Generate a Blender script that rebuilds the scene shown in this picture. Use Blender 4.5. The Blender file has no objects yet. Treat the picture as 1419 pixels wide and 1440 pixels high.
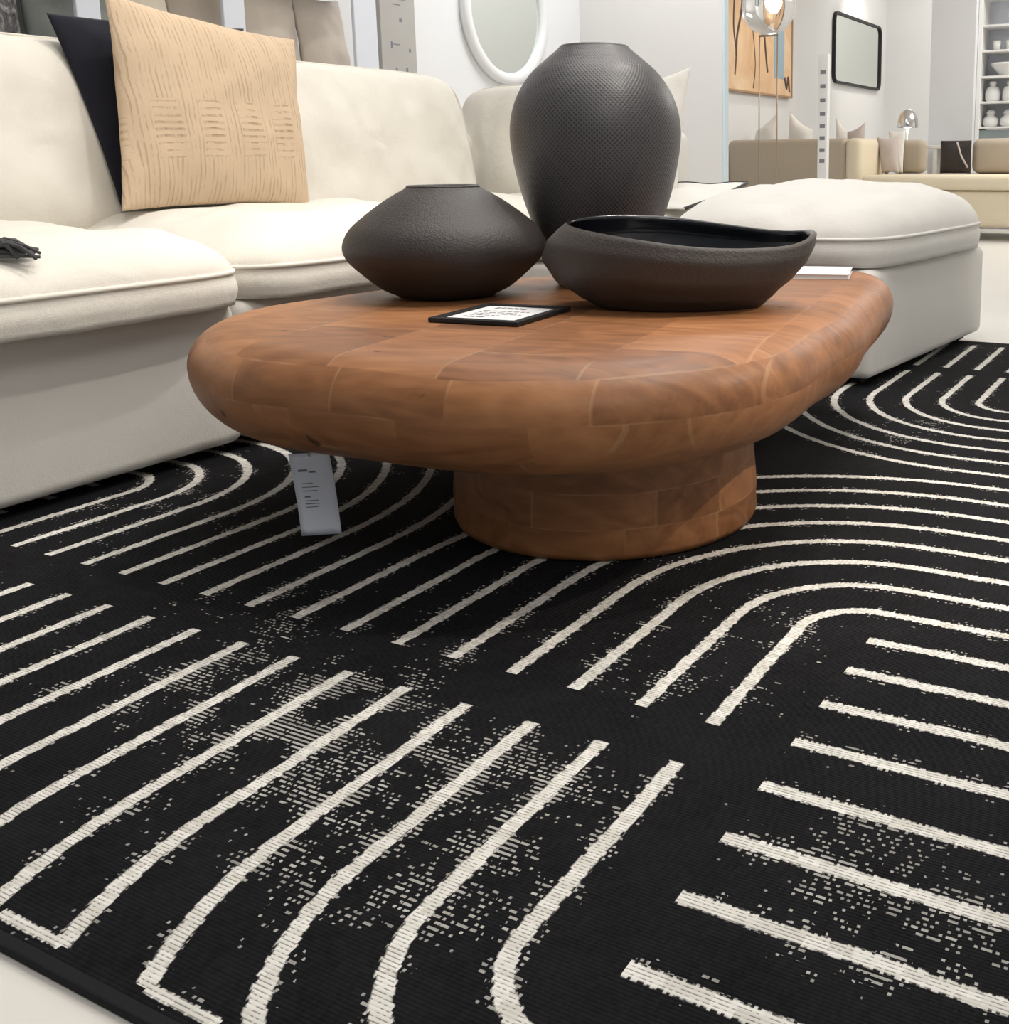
import bpy, bmesh, math, random
from mathutils import Vector, Matrix, noise
random.seed(4)
PI = math.pi
SC = bpy.context.scene
COL = SC.collection

# ------------------------------------------------------------------ objects
def tag(o, label, cat, group=None):
    o['label'] = label; o['category'] = cat
    if group: o['group'] = group
    return o

def thing(name, label, cat, loc=(0, 0, 0), rotz=0.0, group=None):
    o = bpy.data.objects.new(name, None); COL.objects.link(o)
    o.empty_display_size = .05
    o.location = loc; o.rotation_euler = (0, 0, rotz)
    return tag(o, label, cat, group)

def obj(name, bm, mat, parent=None, smooth=True, loc=None, rot=None):
    me = bpy.data.meshes.new(name)
    bmesh.ops.recalc_face_normals(bm, faces=bm.faces)
    bm.to_mesh(me); bm.free()
    if smooth:
        for p in me.polygons: p.use_smooth = True
    o = bpy.data.objects.new(name, me); COL.objects.link(o)
    me.materials.append(mat)
    if parent: o.parent = parent
    if loc: o.location = loc
    if rot: o.rotation_euler = rot
    return o

def struct(name, bm, mat, smooth=False):
    o = obj(name, bm, mat, None, smooth); o['kind'] = 'structure'
    return o

# ------------------------------------------------------------------ shapes
def box(bm, x0, x1, y0, y1, z0, z1, bevel=0.0, seg=3):
    b = bmesh.new()
    bmesh.ops.create_cube(b, size=1)
    for v in b.verts:
        v.co = Vector((x0 + (v.co.x + .5) * (x1 - x0), y0 + (v.co.y + .5) * (y1 - y0), z0 + (v.co.z + .5) * (z1 - z0)))
    if bevel:
        bmesh.ops.bevel(b, geom=list(b.edges), offset=bevel, segments=seg, profile=.5, affect='EDGES')
    merge(bm, b); return bm

def merge(bm, b):
    me = bpy.data.meshes.new('tmp'); b.to_mesh(me); b.free(); bm.from_mesh(me); bpy.data.meshes.remove(me)

def newbox(*a, **k): return box(bmesh.new(), *a, **k)

def tube(pts, r, n=8, closed=False, bm=None):
    bm = bm or bmesh.new()
    pts = [Vector(p) for p in pts]; N = len(pts); rings = []
    prev = None
    for i, p in enumerate(pts):
        if closed: t = pts[(i + 1) % N] - pts[i - 1]
        else: t = pts[min(i + 1, N - 1)] - pts[max(i - 1, 0)]
        t.normalize()
        ref = prev if prev is not None else (Vector((0, 0, 1)) if abs(t.z) < .9 else Vector((1, 0, 0)))
        a = (ref - t * ref.dot(t)).normalized(); prev = a
        b = t.cross(a)
        rr = r[i] if isinstance(r, (list, tuple)) else r
        rings.append([bm.verts.new(p + (a * math.cos(2 * PI * k / n) + b * math.sin(2 * PI * k / n)) * rr) for k in range(n)])
    for i in range(N if closed else N - 1):
        A, B = rings[i], rings[(i + 1) % N]
        for k in range(n): bm.faces.new((A[k], A[(k + 1) % n], B[(k + 1) % n], B[k]))
    if not closed:
        bm.faces.new(rings[0][::-1]); bm.faces.new(rings[-1])
    return bm

def lathe(prof, n=64, sx=1.0, sy=1.0, uv=True, cap=True):
    """closed surface of revolution from (r, z) pairs"""
    bm = bmesh.new(); rings = []
    for r, z in prof:
        if r < 1e-5: rings.append([bm.verts.new((0, 0, z))])
        else: rings.append([bm.verts.new((r * sx * math.cos(2 * PI * k / n), r * sy * math.sin(2 * PI * k / n), z)) for k in range(n)])
    L = bm.loops.layers.uv.new('UVMap') if uv else None
    s = [0]
    for i in range(1, len(prof)): s.append(s[-1] + math.hypot(prof[i][0] - prof[i - 1][0], prof[i][1] - prof[i - 1][1]))
    for i in range(len(rings) - 1):
        A, B = rings[i], rings[i + 1]
        for k in range(n):
            k2 = (k + 1) % n
            if len(A) == 1 and len(B) == 1: continue
            if len(A) == 1: vs = (A[0], B[k2], B[k]); us = ((k + .5, i), (k + 1, i + 1), (k, i + 1))
            elif len(B) == 1: vs = (A[k], A[k2], B[0]); us = ((k, i), (k + 1, i), (k + .5, i + 1))
            else: vs = (A[k], A[k2], B[k2], B[k]); us = ((k, i), (k + 1, i), (k + 1, i + 1), (k, i + 1))
            f = bm.faces.new(vs)
            if uv:
                for lp, (a, b) in zip(f.loops, us): lp[L].uv = (a / n, s[b])
    return bm

def smooth_curve(pts, per=8, closed=True):
    """Catmull-Rom through 2D/3D points"""
    P = [Vector(p) for p in pts]; N = len(P); out = []
    for i in range(N if closed else N - 1):
        if closed: a, b, c, d = P[i - 1], P[i], P[(i + 1) % N], P[(i + 2) % N]
        else: a, b, c, d = P[max(i - 1, 0)], P[i], P[i + 1], P[min(i + 2, N - 1)]
        for k in range(per):
            t = k / per
            out.append(.5 * ((2 * b) + (c - a) * t + (2 * a - 5 * b + 4 * c - d) * t * t + (3 * b - a - 3 * c + d) * t ** 3))
    if not closed: out.append(P[-1])
    return out

def squircle(a, b, n, N):
    """rounded rectangle outline, half sizes a, b, n = squareness, evenly walked"""
    out = []
    for k in range(N):
        t = 2 * PI * k / N
        c, s = math.cos(t), math.sin(t)
        r = (abs(c) ** n + abs(s) ** n) ** (-1 / n)
        out.append((a * c * r, b * s * r))
    return out

def cushion(a, b, gusset, crown, sag=0.0, n=9, N=120, wr=.006, seed=0, bottom=.0, dip=0.0, seam_out=.012):
    """boxed cushion, z up, z=0 at the lower seam. a,b half sizes; crown = puff of the top"""
    bm = bmesh.new(); O = squircle(a, b, n, N); off = Vector((seed * 7.3, seed * 3.1, seed))
    rings = []
    def ring(scale, z, puff):
        R = []
        for (x, y) in O:
            px, py = x * scale, y * scale
            q = noise.noise(Vector((px * 5, py * 5, z * 4)) + off) * wr * 2 + noise.noise(Vector((px * 14, py * 9, z * 9)) + off) * wr
            R.append(bm.verts.new((px, py, z + q * puff)))
        return R
    bot = [bm.verts.new((0, 0, -bottom))]
    rings.append(bot)
    for s in (.3, .6, .85, .96): rings.append(ring(s, -bottom * (1 - s ** 4), 0))
    for i in range(7):                                        # gusset wall, slightly swollen
        t = i / 6
        rings.append(ring(1 + seam_out * 2.2 * math.sin(PI * t) ** .7 - seam_out * (1 if 0 < i < 6 else 0), gusset * t, .6))
    M = 22
    for i in range(1, M):
        s = math.cos(PI / 2 * i / M)
        h = (1 - s ** 3.2) ** .56
        rings.append(ring(s, gusset + crown * h - dip * max(0, 1 - s * 1.6), min(1, .4 + h) * 1.3))
    top = [bm.verts.new((0, 0, gusset + crown - dip))]
    rings.append(top)
    for A, B in zip(rings, rings[1:]):
        for k in range(N):
            k2 = (k + 1) % N
            if len(A) == 1: bm.faces.new((A[0], B[k2], B[k]))
            elif len(B) == 1: bm.faces.new((A[k], A[k2], B[0]))
            else: bm.faces.new((A[k], A[k2], B[k2], B[k]))
    return bm

def piping(a, b, z, n, r=.006, N=120):
    return tube([(x, y, z) for x, y in squircle(a, b, n, N)], r, 6, True)

def throw_pillow(w, h, T, pinch=.06, ears=0.0, seed=0, wr=.006, M=36, corners=None):
    """knife-edge cushion standing in local XZ: x across, z up from 0, thickness along y.
       corners: displacement (dx,dz) for the corners bl, br, tr, tl"""
    bm = bmesh.new(); off = Vector((seed * 5.1, 1.7 * seed, seed))
    cs = corners or [(0, 0)] * 4
    def pos(u, v, side):
        ex = 1 - pinch * (1 - v * v) ** 1.0 * abs(u) ** 3
        ez = 1 - pinch * (1 - u * u) ** 1.0 * abs(v) ** 3
        x, z = u * w / 2 * ex, v * h / 2 * ez
        bu, bv = (u + 1) / 2, (v + 1) / 2
        wts = ((1 - bu) * (1 - bv), bu * (1 - bv), bu * bv, (1 - bu) * bv)
        x += sum(k * c[0] for k, c in zip(wts, cs)); z += sum(k * c[1] for k, c in zip(wts, cs))
        f = max(0, (1 - abs(u) ** 2.4)) ** .55 * max(0, (1 - abs(v) ** 2.4)) ** .55
        q = noise.noise(Vector((x * 7, z * 7, side * 3)) + off) * wr * 2 + noise.noise(Vector((x * 17, z * 15, side)) + off) * wr
        y = side * (T / 2 * f) + q * min(1, f * 3)
        return Vector((x, y, z + h / 2))
    G = {}
    for side in (-1, 1):
        for i in range(M + 1):
            for j in range(M + 1):
                e = i in (0, M) or j in (0, M)
                key = (i, j, 0 if e else side)
                if key in G: continue
                u = math.sin(PI / 2 * (2 * i / M - 1)) * .6 + (2 * i / M - 1) * .4
                v = math.sin(PI / 2 * (2 * j / M - 1)) * .6 + (2 * j / M - 1) * .4
                G[key] = bm.verts.new(pos(u, v, side))
    def g(i, j, s): return G[(i, j, 0 if (i in (0, M) or j in (0, M)) else s)]
    for s in (-1, 1):
        for i in range(M):
            for j in range(M):
                bm.faces.new((g(i, j, s), g(i + 1, j, s), g(i + 1, j + 1, s), g(i, j + 1, s)))
    L = bm.loops.layers.uv.new('UVMap')
    for f in bm.faces:
        for lp in f.loops: lp[L].uv = (lp.vert.co.x, lp.vert.co.z)
    return bm

# ------------------------------------------------------------------ materials
class E:
    """tiny expression builder over shader math nodes"""
    def __init__(s, nt, sock): s.nt = nt; s.s = sock
    def _m(s, op, *a):
        n = s.nt.nodes.new('ShaderNodeMath'); n.operation = op
        for i, v in enumerate((s,) + a):
            if isinstance(v, E): s.nt.links.new(v.s, n.inputs[i])
            else: n.inputs[i].default_value = v
        return E(s.nt, n.outputs[0])
    def __add__(s, o): return s._m('ADD', o)
    __radd__ = __add__
    def __sub__(s, o): return s._m('SUBTRACT', o)
    def __rsub__(s, o): return (s * -1) + o
    def __mul__(s, o): return s._m('MULTIPLY', o)
    __rmul__ = __mul__
    def __truediv__(s, o): return s._m('DIVIDE', o)
    def abs(s): return s._m('ABSOLUTE')
    def max(s, o): return s._m('MAXIMUM', o)
    def min(s, o): return s._m('MINIMUM', o)
    def gt(s, o): return s._m('GREATER_THAN', o)
    def lt(s, o): return s._m('LESS_THAN', o)
    def floor(s): return s._m('FLOOR')
    def frac(s): return s._m('FRACT')
    def round(s): return s._m('ROUND')
    def sqrt(s): return s._m('SQRT')
    def sin(s): return s._m('SINE')
    def pow(s, o): return s._m('POWER', o)
    def between(s, a, b): return s.gt(a) * s.lt(b)
    def smooth(s, a, b, lo=0.0, hi=1.0):
        n = s.nt.nodes.new('ShaderNodeMapRange'); n.interpolation_type = 'SMOOTHSTEP'
        s.nt.links.new(s.s, n.inputs[0])
        for i, v in enumerate((a, b, lo, hi)): n.inputs[i + 1].default_value = v
        return E(s.nt, n.outputs[0])

def combine(nt, x, y, z):
    n = nt.nodes.new('ShaderNodeCombineXYZ')
    for i, v in enumerate((x, y, z)):
        if isinstance(v, E): nt.links.new(v.s, n.inputs[i])
        else: n.inputs[i].default_value = v
    return n.outputs[0]

def noise_tex(nt, vec, scale, detail=3, rough=.5, dist=0.0):
    n = nt.nodes.new('ShaderNodeTexNoise')
    n.inputs['Scale'].default_value = scale; n.inputs['Detail'].default_value = detail
    n.inputs['Roughness'].default_value = rough; n.inputs['Distortion'].default_value = dist
    if vec is not None: nt.links.new(vec, n.inputs['Vector'])
    return E(nt, n.outputs['Fac'])

def white(nt, vec):
    n = nt.nodes.new('ShaderNodeTexWhiteNoise'); n.noise_dimensions = '3D'
    nt.links.new(vec, n.inputs['Vector']); return E(nt, n.outputs['Value'])

def ramp(nt, fac, stops):
    n = nt.nodes.new('ShaderNodeValToRGB'); e = n.color_ramp.elements
    while len(e) < len(stops): e.new(.5)
    for k, (p, c) in zip(e, stops): k.position = p; k.color = (*c, 1)
    nt.links.new(fac.s, n.inputs[0]); return n.outputs[0]

def mixc(nt, fac, a, b):
    n = nt.nodes.new('ShaderNodeMix'); n.data_type = 'RGBA'
    if isinstance(fac, E): nt.links.new(fac.s, n.inputs[0])
    else: n.inputs[0].default_value = fac
    for i, c in ((6, a), (7, b)):
        if isinstance(c, tuple): n.inputs[i].default_value = (*c, 1)
        else: nt.links.new(c, n.inputs[i])
    return n.outputs[2]

def base(name, color=(.8, .8, .8), rough=.6, metal=0.0, spec=.5):
    m = bpy.data.materials.new(name); m.use_nodes = True
    b = m.node_tree.nodes['Principled BSDF']
    b.inputs['Base Color'].default_value = (*color, 1); b.inputs['Roughness'].default_value = rough
    b.inputs['Metallic'].default_value = metal; b.inputs['Specular IOR Level'].default_value = spec
    return m, m.node_tree, b

def coords(nt, kind='Object'):
    n = nt.nodes.new('ShaderNodeTexCoord'); sp = nt.nodes.new('ShaderNodeSeparateXYZ')
    nt.links.new(n.outputs[kind], sp.inputs[0])
    return n.outputs[kind], E(nt, sp.outputs[0]), E(nt, sp.outputs[1]), E(nt, sp.outputs[2])

def bump(nt, b, h, strength=.3, dist=.01):
    n = nt.nodes.new('ShaderNodeBump'); n.inputs['Strength'].default_value = strength; n.inputs['Distance'].default_value = dist
    nt.links.new(h.s, n.inputs['Height']); nt.links.new(n.outputs[0], b.inputs['Normal'])

def plain(name, color, rough=.6, metal=0.0, spec=.5, mottled=.06, scale=9):
    m, nt, b = base(name, color, rough, metal, spec)
    v, x, y, z = coords(nt)
    f = noise_tex(nt, v, scale, 3)
    nt.links.new(mixc(nt, f, tuple(c * (1 - mottled) for c in color), tuple(min(1, c * (1 + mottled)) for c in color)), b.inputs['Base Color'])
    return m

def fabric(name, color, rough=.9, bumpy=.25, fine=420, wr=.0, mott=.05):
    m, nt, b = base(name, color, rough, 0, .25)
    v, x, y, z = coords(nt)
    f = noise_tex(nt, v, 6, 4)
    nt.links.new(mixc(nt, f, tuple(c * (1 - mott) for c in color), tuple(min(1, c * (1 + mott)) for c in color)), b.inputs['Base Color'])
    h = noise_tex(nt, v, fine, 2) * .15 + noise_tex(nt, v, 9, 4, .55, .6) * wr
    bump(nt, b, h, bumpy, .02)
    b.inputs['Sheen Weight'].default_value = .15
    return m

def mat_rug():
    m, nt, b = base('flatwoven rug', (.02, .02, .02), .9, 0, .12)
    vec, x, y, z = coords(nt)
    S = .1
    v, u = x / S, y / S
    # weave cells, rows along v
    row = (u / .072).floor(); cv_ = (v / .031).floor()
    rn = white(nt, combine(nt, row, cv_, 3.0))
    rn2 = white(nt, combine(nt, row, (v / .22).floor(), 8.0))
    jit = (rn - .5) * .035
    wob = (noise_tex(nt, combine(nt, v * 1.0, u * 1.0, 0.0), 1.1, 2) - .5) * .08
    q = (v - 6.5).abs()
    def rad(cv, cu, up=True):
        dx = ((q * -1) + cv).max(0.0); dy = (u - cu if up else (u * -1) + cu).max(0.0)
        return (dx * dx + dy * dy).sqrt()
    def tolines(d): return (d - d.round()).abs()
    ww = wob
    BIG = 9.0
    def region(d, ok): return (tolines(d + ww * .5) + (1 - ok) * BIG)
    d2 = rad(8.5, 4.0); a2 = region(d2, d2.between(.7, 8.3) * u.between(.95, 12.45))
    d1 = rad(8.5, -3.0, False); a1 = region(d1, d1.between(.7, 8.3) * u.between(-4.98, 0.02))
    d3 = rad(7.9, 20.0, False); a3 = region(d3, d3.between(.7, 7.3) * u.between(12.45, 23.6))
    d4 = (q * -1) + 7.9; a4 = region(d4, d4.between(.7, 8.2) * u.between(24.55, 29.1))
    dr = u - .02; a5 = region(dr, q.gt(8.53) * q.lt(13.0) * u.between(-3.4, 4.4))
    a6 = region(u, q.gt(7.95) * q.lt(13.0) * u.between(19.6, 29.0))
    bl = (u + 4.97).abs() * 1.7 + (1 - (v.between(9.5, 10.42) + v.between(11.54, 12.4) + v.between(7.2, 8.3) + v.between(13.2, 14.6))) * BIG
    D = a1.min(a2).min(a3).min(a4).min(a5).min(a6).min(bl)
    line = (D + jit).smooth(.078, .105, 1, 0)
    # worn specks: dashes of pale warp showing between the rows
    patch = noise_tex(nt, combine(nt, v * 1.0, u * 1.0, 2.0), .33, 3, .6)
    patch2 = noise_tex(nt, combine(nt, v * 1.0, u * 1.0, 9.0), 1.6, 3, .6)
    def blob(v0, u0, rv, ru): return (((v - v0) * (v - v0)) / (rv * rv) + ((u - u0) * (u - u0)) / (ru * ru)).smooth(.15, 1.0, 1, 0)
    worn = blob(12.0, -2.0, 2.6, 2.2).max(blob(8.6, -1.0, 2.6, 1.8) * .85).max(blob(16.6, -1.2, 1.7, 1.6) * .6).max(blob(13.2, 3.0, 2.2, 2.6) * .35)
    dens = worn * patch2.smooth(.40, .60) * .68 + patch.smooth(.50, .72, 0, .5) * patch2.smooth(.42, .66) + D.smooth(.1, .32, .42, 0) * patch2.smooth(.40, .58)
    inrow = (u / .072).frac().between(.25, .72)
    ln = white(nt, combine(nt, row, 1.0, 2.0))
    speck = (rn * .7 + rn2 * .2 + ln * .1).lt(dens * .82 + .035) * inrow
    # the lines themselves are woven: small dark gaps
    gap = ((u / .044).frac().lt(.28)) * rn.gt(.4)
    w = (line * (1 - gap * .5)).max(speck * (ln * .3 + .36))
    tone = noise_tex(nt, combine(nt, v * 1.0, u * 1.0, 5.0), .8, 4, .65)
    dark = ramp(nt, tone * .7 + rn * .3, [(.25, (.0035, .0035, .0042)), (.75, (.0125, .0125, .0145))])
    pale = mixc(nt, rn2, (.62, .60, .55), (.80, .78, .74))
    nt.links.new(mixc(nt, w, dark, pale), b.inputs['Base Color'])
    h = ((u / .044).frac() * PI).sin() * .5 + rn * .6 + w * .5
    bump(nt, b, h, .45, .003)
    return m

def mat_wood():
    m, nt, b = base('laminated reclaimed wood', (.4, .2, .1), .42, 0, .36)
    vec, x, y, z = coords(nt)
    # glued up from solid blocks: each block its own tone and grain; three layers high
    warp = (noise_tex(nt, vec, 2.2, 2) - .5) * .05
    layer = ((z + warp * .4) / .062).floor()
    lr = white(nt, combine(nt, layer, 1.0, 4.0))
    sx = x * .985 + y * .17; sy = y * .985 - x * .17
    px = sx / .205 + lr * .7 + warp * 1.2
    col_ = px.floor()
    cr = white(nt, combine(nt, layer, col_, 2.0))
    py = sy / .34 + cr * 1.7 + warp
    blk = py.floor()
    t = white(nt, combine(nt, layer * 3.1, col_, blk))
    t2 = white(nt, combine(nt, layer, col_ * 1.7 + 5.0, blk))
    gv = combine(nt, sx * 5.0 + t * 30.0, sy * 34.0 + t2 * 9.0, z * 26.0)
    g = noise_tex(nt, gv, 1.0, 5, .6, .7)
    rings = ((noise_tex(nt, combine(nt, sx * 2.0 + t * 9.0, sy * 5.0, z * 5.0 + t2 * 7.0), 1.3, 2, .5, .5) * 46.0).sin() * .5 + .5)
    big = noise_tex(nt, vec, 3.0, 3)
    fine = noise_tex(nt, combine(nt, sx * 9.0 + t * 11.0, sy * 120.0, z * 90.0), 1.0, 3, .6)
    f = g * .46 + t * .22 + rings * .10 + big * .20 + fine * .16 - .07
    c = ramp(nt, f, [(.22, (.138, .055, .022)), (.42, (.235, .097, .038)), (.6, (.335, .145, .059)), (.82, (.43, .204, .09))])
    # pale glue joints, faint
    def edge(p, w): return ((p.frac() - .5).abs()).gt(.5 - w)
    j = edge(px, .012).max(edge(py, .008)) * noise_tex(nt, vec, 9, 2).smooth(.42, .62)
    c = mixc(nt, j * .24, c, (.56, .36, .19))
    lz = edge((z + warp * .4) / .062, .02) * noise_tex(nt, vec, 7, 2).smooth(.5, .62)
    c = mixc(nt, lz * .3, c, (.50, .32, .18))
    knot = noise_tex(nt, vec, 17, 1).smooth(.765, .80)
    c = mixc(nt, knot * .8, c, (.05, .02, .01))
    nt.links.new(c, b.inputs['Base Color'])
    r = (g * .22 + .36); nt.links.new(r.s, b.inputs['Roughness'])
    bump(nt, b, g * .4 + j * .6 + rings * .12 - knot * 1.0, .28, .004)
    return m

def mat_dotted():
    m, nt, b = base('charcoal dimpled stoneware', (.03, .03, .033), .5, 0, .5)
    vec, U, V, W_ = coords(nt, 'UV')
    a = U * 226.0; c = V * 182.0
    h = (a * PI).sin() * (c * PI).sin()
    d = h.smooth(-.1, .7)
    n2 = noise_tex(nt, combine(nt, U * 20.0, V * 9.0, 0.0), 1.0, 3)
    nt.links.new(mixc(nt, d * .7 + n2 * .2, (.078, .075, .080), (.010, .010, .012)), b.inputs['Base Color'])
    bump(nt, b, d * -1.0, .22, .003)
    b.inputs['Roughness'].default_value = .40
    return m

def mat_pebbled(name, c0, c1):
    m, nt, b = base(name, c0, .55, 0, .5)
    vec, x, y, z = coords(nt)
    n = nt.nodes.new('ShaderNodeTexVoronoi'); n.inputs['Scale'].default_value = 260; nt.links.new(vec, n.inputs['Vector'])
    h = E(nt, n.outputs['Distance'])
    big = noise_tex(nt, vec, 7, 3)
    nt.links.new(mixc(nt, big, c0, c1), b.inputs['Base Color'])
    bump(nt, b, h + noise_tex(nt, vec, 110, 3) * .5, .26, .003)
    return m

def mat_beige_weave():
    m, nt, b = base('woven sand pillow', (.7, .55, .36), .85, 0, .25)
    vec, u, v, w = coords(nt, 'UV')
    # a loose grid of raised ribs: blocks of upright strokes and blocks of level strokes
    wob = (noise_tex(nt, vec, 8, 2) - .5) * .03
    cu = ((u + wob) / .066).floor(); fu = ((u + wob) / .066).frac()
    band = (v + wob * .8) / .085; fb = band.floor()
    r = white(nt, combine(nt, cu, fb, 1.0))
    vert = ((u * 150.0 + noise_tex(nt, vec, 14, 2) * 1.6) * PI).sin()
    hor = ((v * 105.0 + noise_tex(nt, vec, 10, 2) * 1.4) * PI).sin()
    mid = v.between(-.02, .08) if False else (v.between(.15, .31))
    ishor = mid * (((u + wob) / .132).frac().gt(.42))
    s = (hor * ishor + vert * (1 - ishor)).smooth(.25, .8)
    br = noise_tex(nt, combine(nt, u * 34.0, v * 13.0, 0.0), 1.0, 3, .6).smooth(.40, .58)
    inside = (fu.between(.12, .9)) * .7 + .3
    s = s * br * inside
    strong = mid * ishor * (v.between(.19, .265)) * .35
    nt.links.new(mixc(nt, s * .5 + strong * hor.smooth(-.2, .6), (.66, .505, .355), (.42, .30, .195)), b.inputs['Base Color'])
    bump(nt, b, s * -.8 + noise_tex(nt, vec, 200, 2) * .3, .5, .004)
    return m

def mat_marbled():
    m, nt, b = base('marbled charcoal textile', (.1, .1, .1), .85, 0, .3)
    vec, x, y, z = coords(nt)
    f = noise_tex(nt, vec, 13, 5, .6, 1.8)
    nt.links.new(ramp(nt, f, [(.36, (.045, .045, .05)), (.52, (.16, .155, .15)), (.62, (.42, .41, .40))]), b.inputs['Base Color'])
    return m

def mat_canvas():
    m, nt, b = base('painted canvas', (.8, .45, .22), .75, 0, .2)
    vec, x, y, z = coords(nt)
    f = noise_tex(nt, vec, 1.6, 4, .6, .5)
    nt.links.new(ramp(nt, f, [(.35, (.68, .42, .24)), (.55, (.80, .56, .35)), (.72, (.86, .70, .50))]), b.inputs['Base Color'])
    return m

M = {}
M['floor'] = plain('pale polished floor', (.80, .775, .73), .32, 0, .4, .03, 3)
M['wall'] = plain('white painted wall', (.80, .80, .80), .8, 0, .2, .015, 2)
M['wallgrey'] = plain('cool white paint', (.72, .74, .77), .8, 0, .2, .015, 2)
M['wallwarm'] = plain('warm grey paint', (.69, .665, .64), .75, 0, .25, .02, 2)
M['ceiling'] = plain('ceiling paint', (.8, .8, .8), .9, 0, .2, .02, 2)
M['glassedge'] = plain('pale blue panel edge', (.62, .72, .76), .3, 0, .5, .02, 4)
M['rug'] = mat_rug()
M['rugedge'] = plain('black rug binding', (.014, .014, .016), .9, 0, .2, .3, 200)
M['wood'] = mat_wood()
M['sofa'] = fabric('ivory slipcover linen', (.80, .765, .69), .9, .35, 420, .9, .03)
M['sofaframe'] = fabric('ivory slipcover base', (.76, .735, .69), .9, .22, 420, .4, .02)
M['piping'] = fabric('ivory piping', (.76, .72, .64), .9, .1)
M['ottoman'] = fabric('white slipcover linen', (.77, .75, .715), .9, .28, 420, .6, .02)
M['beige'] = mat_beige_weave()
M['navy'] = fabric('midnight navy velvet', (.0075, .008, .016), .85, .2, 300, .3, .3)
M['dotted'] = mat_dotted()
M['brownclay'] = mat_pebbled('dark brown pebbled stoneware', (.040, .033, .031), (.026, .022, .021))
M['bowlclay'] = mat_pebbled('umber pebbled stoneware', (.058, .046, .040), (.034, .028, .026))
M['glaze'] = plain('glossy black glaze', (.008, .009, .013), .16, 0, .55, .1, 20)
M['black'] = plain('matte black', (.012, .012, .013), .5, 0, .4, .1, 30)
M['foot'] = plain('black plastic foot', (.01, .01, .01), .6, 0, .3, .1, 30)
M['paper'] = plain('white paper', (.78, .78, .79), .7, 0, .2, .02, 8)
M['ink'] = plain('grey print', (.23, .23, .25), .7, 0, .2, .1, 60)
M['tagpaper'] = plain('pale blue grey card', (.80, .84, .95), .6, 0, .3, .02, 8)
M['cord'] = plain('clear nylon cord', (.35, .33, .32), .5)
M['white'] = plain('white satin', (.83, .83, .82), .45, 0, .4, .02, 6)
M['cool'] = plain('cool white lacquer', (.74, .77, .84), .4, 0, .4, .02, 6)
M['greyfabric'] = fabric('stone fabric swatch', (.45, .43, .40), .9, .2)
M['taupe'] = fabric('taupe linen', (.48, .41, .34), .9, .3, 300, .7)
M['oat'] = fabric('oatmeal linen', (.56, .49, .42), .9, .3, 300, .9)
M['cream'] = fabric('cream cotton', (.80, .72, .58), .9, .3, 300, .6)
M['sage'] = fabric('grey green wool', (.22, .235, .22), .9, .3, 300, .6)
M['marbled'] = mat_marbled()
M['mirror'] = base('mirror glass', (.80, .84, .80), .04, 1.0)[0]
M['farbeige'] = fabric('beige wool upholstery', (.47, .40, .315), .9, .2, 200, .3, .03)
M['farlit'] = fabric('lit beige upholstery', (.74, .65, .49), .9, .2, 200, .3, .03)  # brighter copy of the sofa beige; lit arm and seat put into colour
M['lilac'] = fabric('pale lilac grey linen', (.56, .49, .46), .9, .3, 200, .5)
M['offwhite'] = fabric('off white cotton', (.80, .78, .73), .9, .3, 200, .6)
M['chrome'] = base('chrome', (.72, .72, .72), .12, 1.0)[0]
M['canvas'] = mat_canvas()
M['paint_dark'] = plain('umber paint', (.10, .055, .04), .7)
M['paint_blue'] = plain('dusty blue paint', (.33, .44, .52), .7)
M['frame_wood'] = plain('slim oak frame', (.42, .25, .13), .5)
M['pole'] = plain('bronze pole', (.36, .28, .21), .4, .6)
M['slate'] = plain('slate grey panel', (.26, .31, .32), .6)
M['dkbrown'] = plain('dark brown leather', (.022, .015, .013), .45, 0, .5, .2, 14)
M['strand'] = fabric('charcoal yarn', (.085, .085, .09), .95, .1)
M['hem'] = fabric('charcoal hem binding', (.05, .05, .052), .9, .1)
mg, ntg, bg_ = base('clear blown glass', (1, 1, 1), .02); bg_.inputs['Transmission Weight'].default_value = 1.0; bg_.inputs['IOR'].default_value = 1.3
M['glass'] = mg
ml, ntl, bl_ = base('lit bulb', (1, .95, .85), .4); bl_.inputs['Emission Color'].default_value = (1, .95, .86, 1); bl_.inputs['Emission Strength'].default_value = 6
M['bulb'] = ml
ml2, ntl2, bl2_ = base('downlight lens', (1, 1, 1), .4); bl2_.inputs['Emission Color'].default_value = (1, .96, .9, 1); bl2_.inputs['Emission Strength'].default_value = 8
M['lens'] = ml2

# ------------------------------------------------------------------ the room
FZ = -.010
CEIL = 3.3
WX = -2.2
struct('floor', newbox(WX - .1, 5.5, -4.5, 13.4, FZ - .1, FZ), M['floor'])
struct('ceiling', newbox(WX - .1, 5.5, -4.5, 13.4, CEIL, CEIL + .1), M['ceiling'])
struct('wall_left', newbox(WX - .1, WX, -4.5, 13.4, FZ, CEIL), M['wall'])
struct('wall_far', newbox(WX, 5.5, 13.2, 13.3, FZ, CEIL), M['wall'])
struct('wall_partition', newbox(WX, -1.10, 5.6, 5.67, FZ, CEIL), M['wallwarm'])
struct('trim_1', newbox(-1.10, -1.085, 5.6, 5.67, FZ, CEIL, bevel=.004), M['glassedge'])
struct('wall_pier', newbox(-.66, -.247, 9.4, 9.9, FZ, CEIL), M['wallgrey'])
struct('wall_right', newbox(5.4, 5.5, -4.5, 13.4, FZ, CEIL), M['wall'])
struct('baseboard_left', newbox(WX, WX + .015, -4.4, 5.58, FZ, .1, bevel=.004), M['white'])

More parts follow.
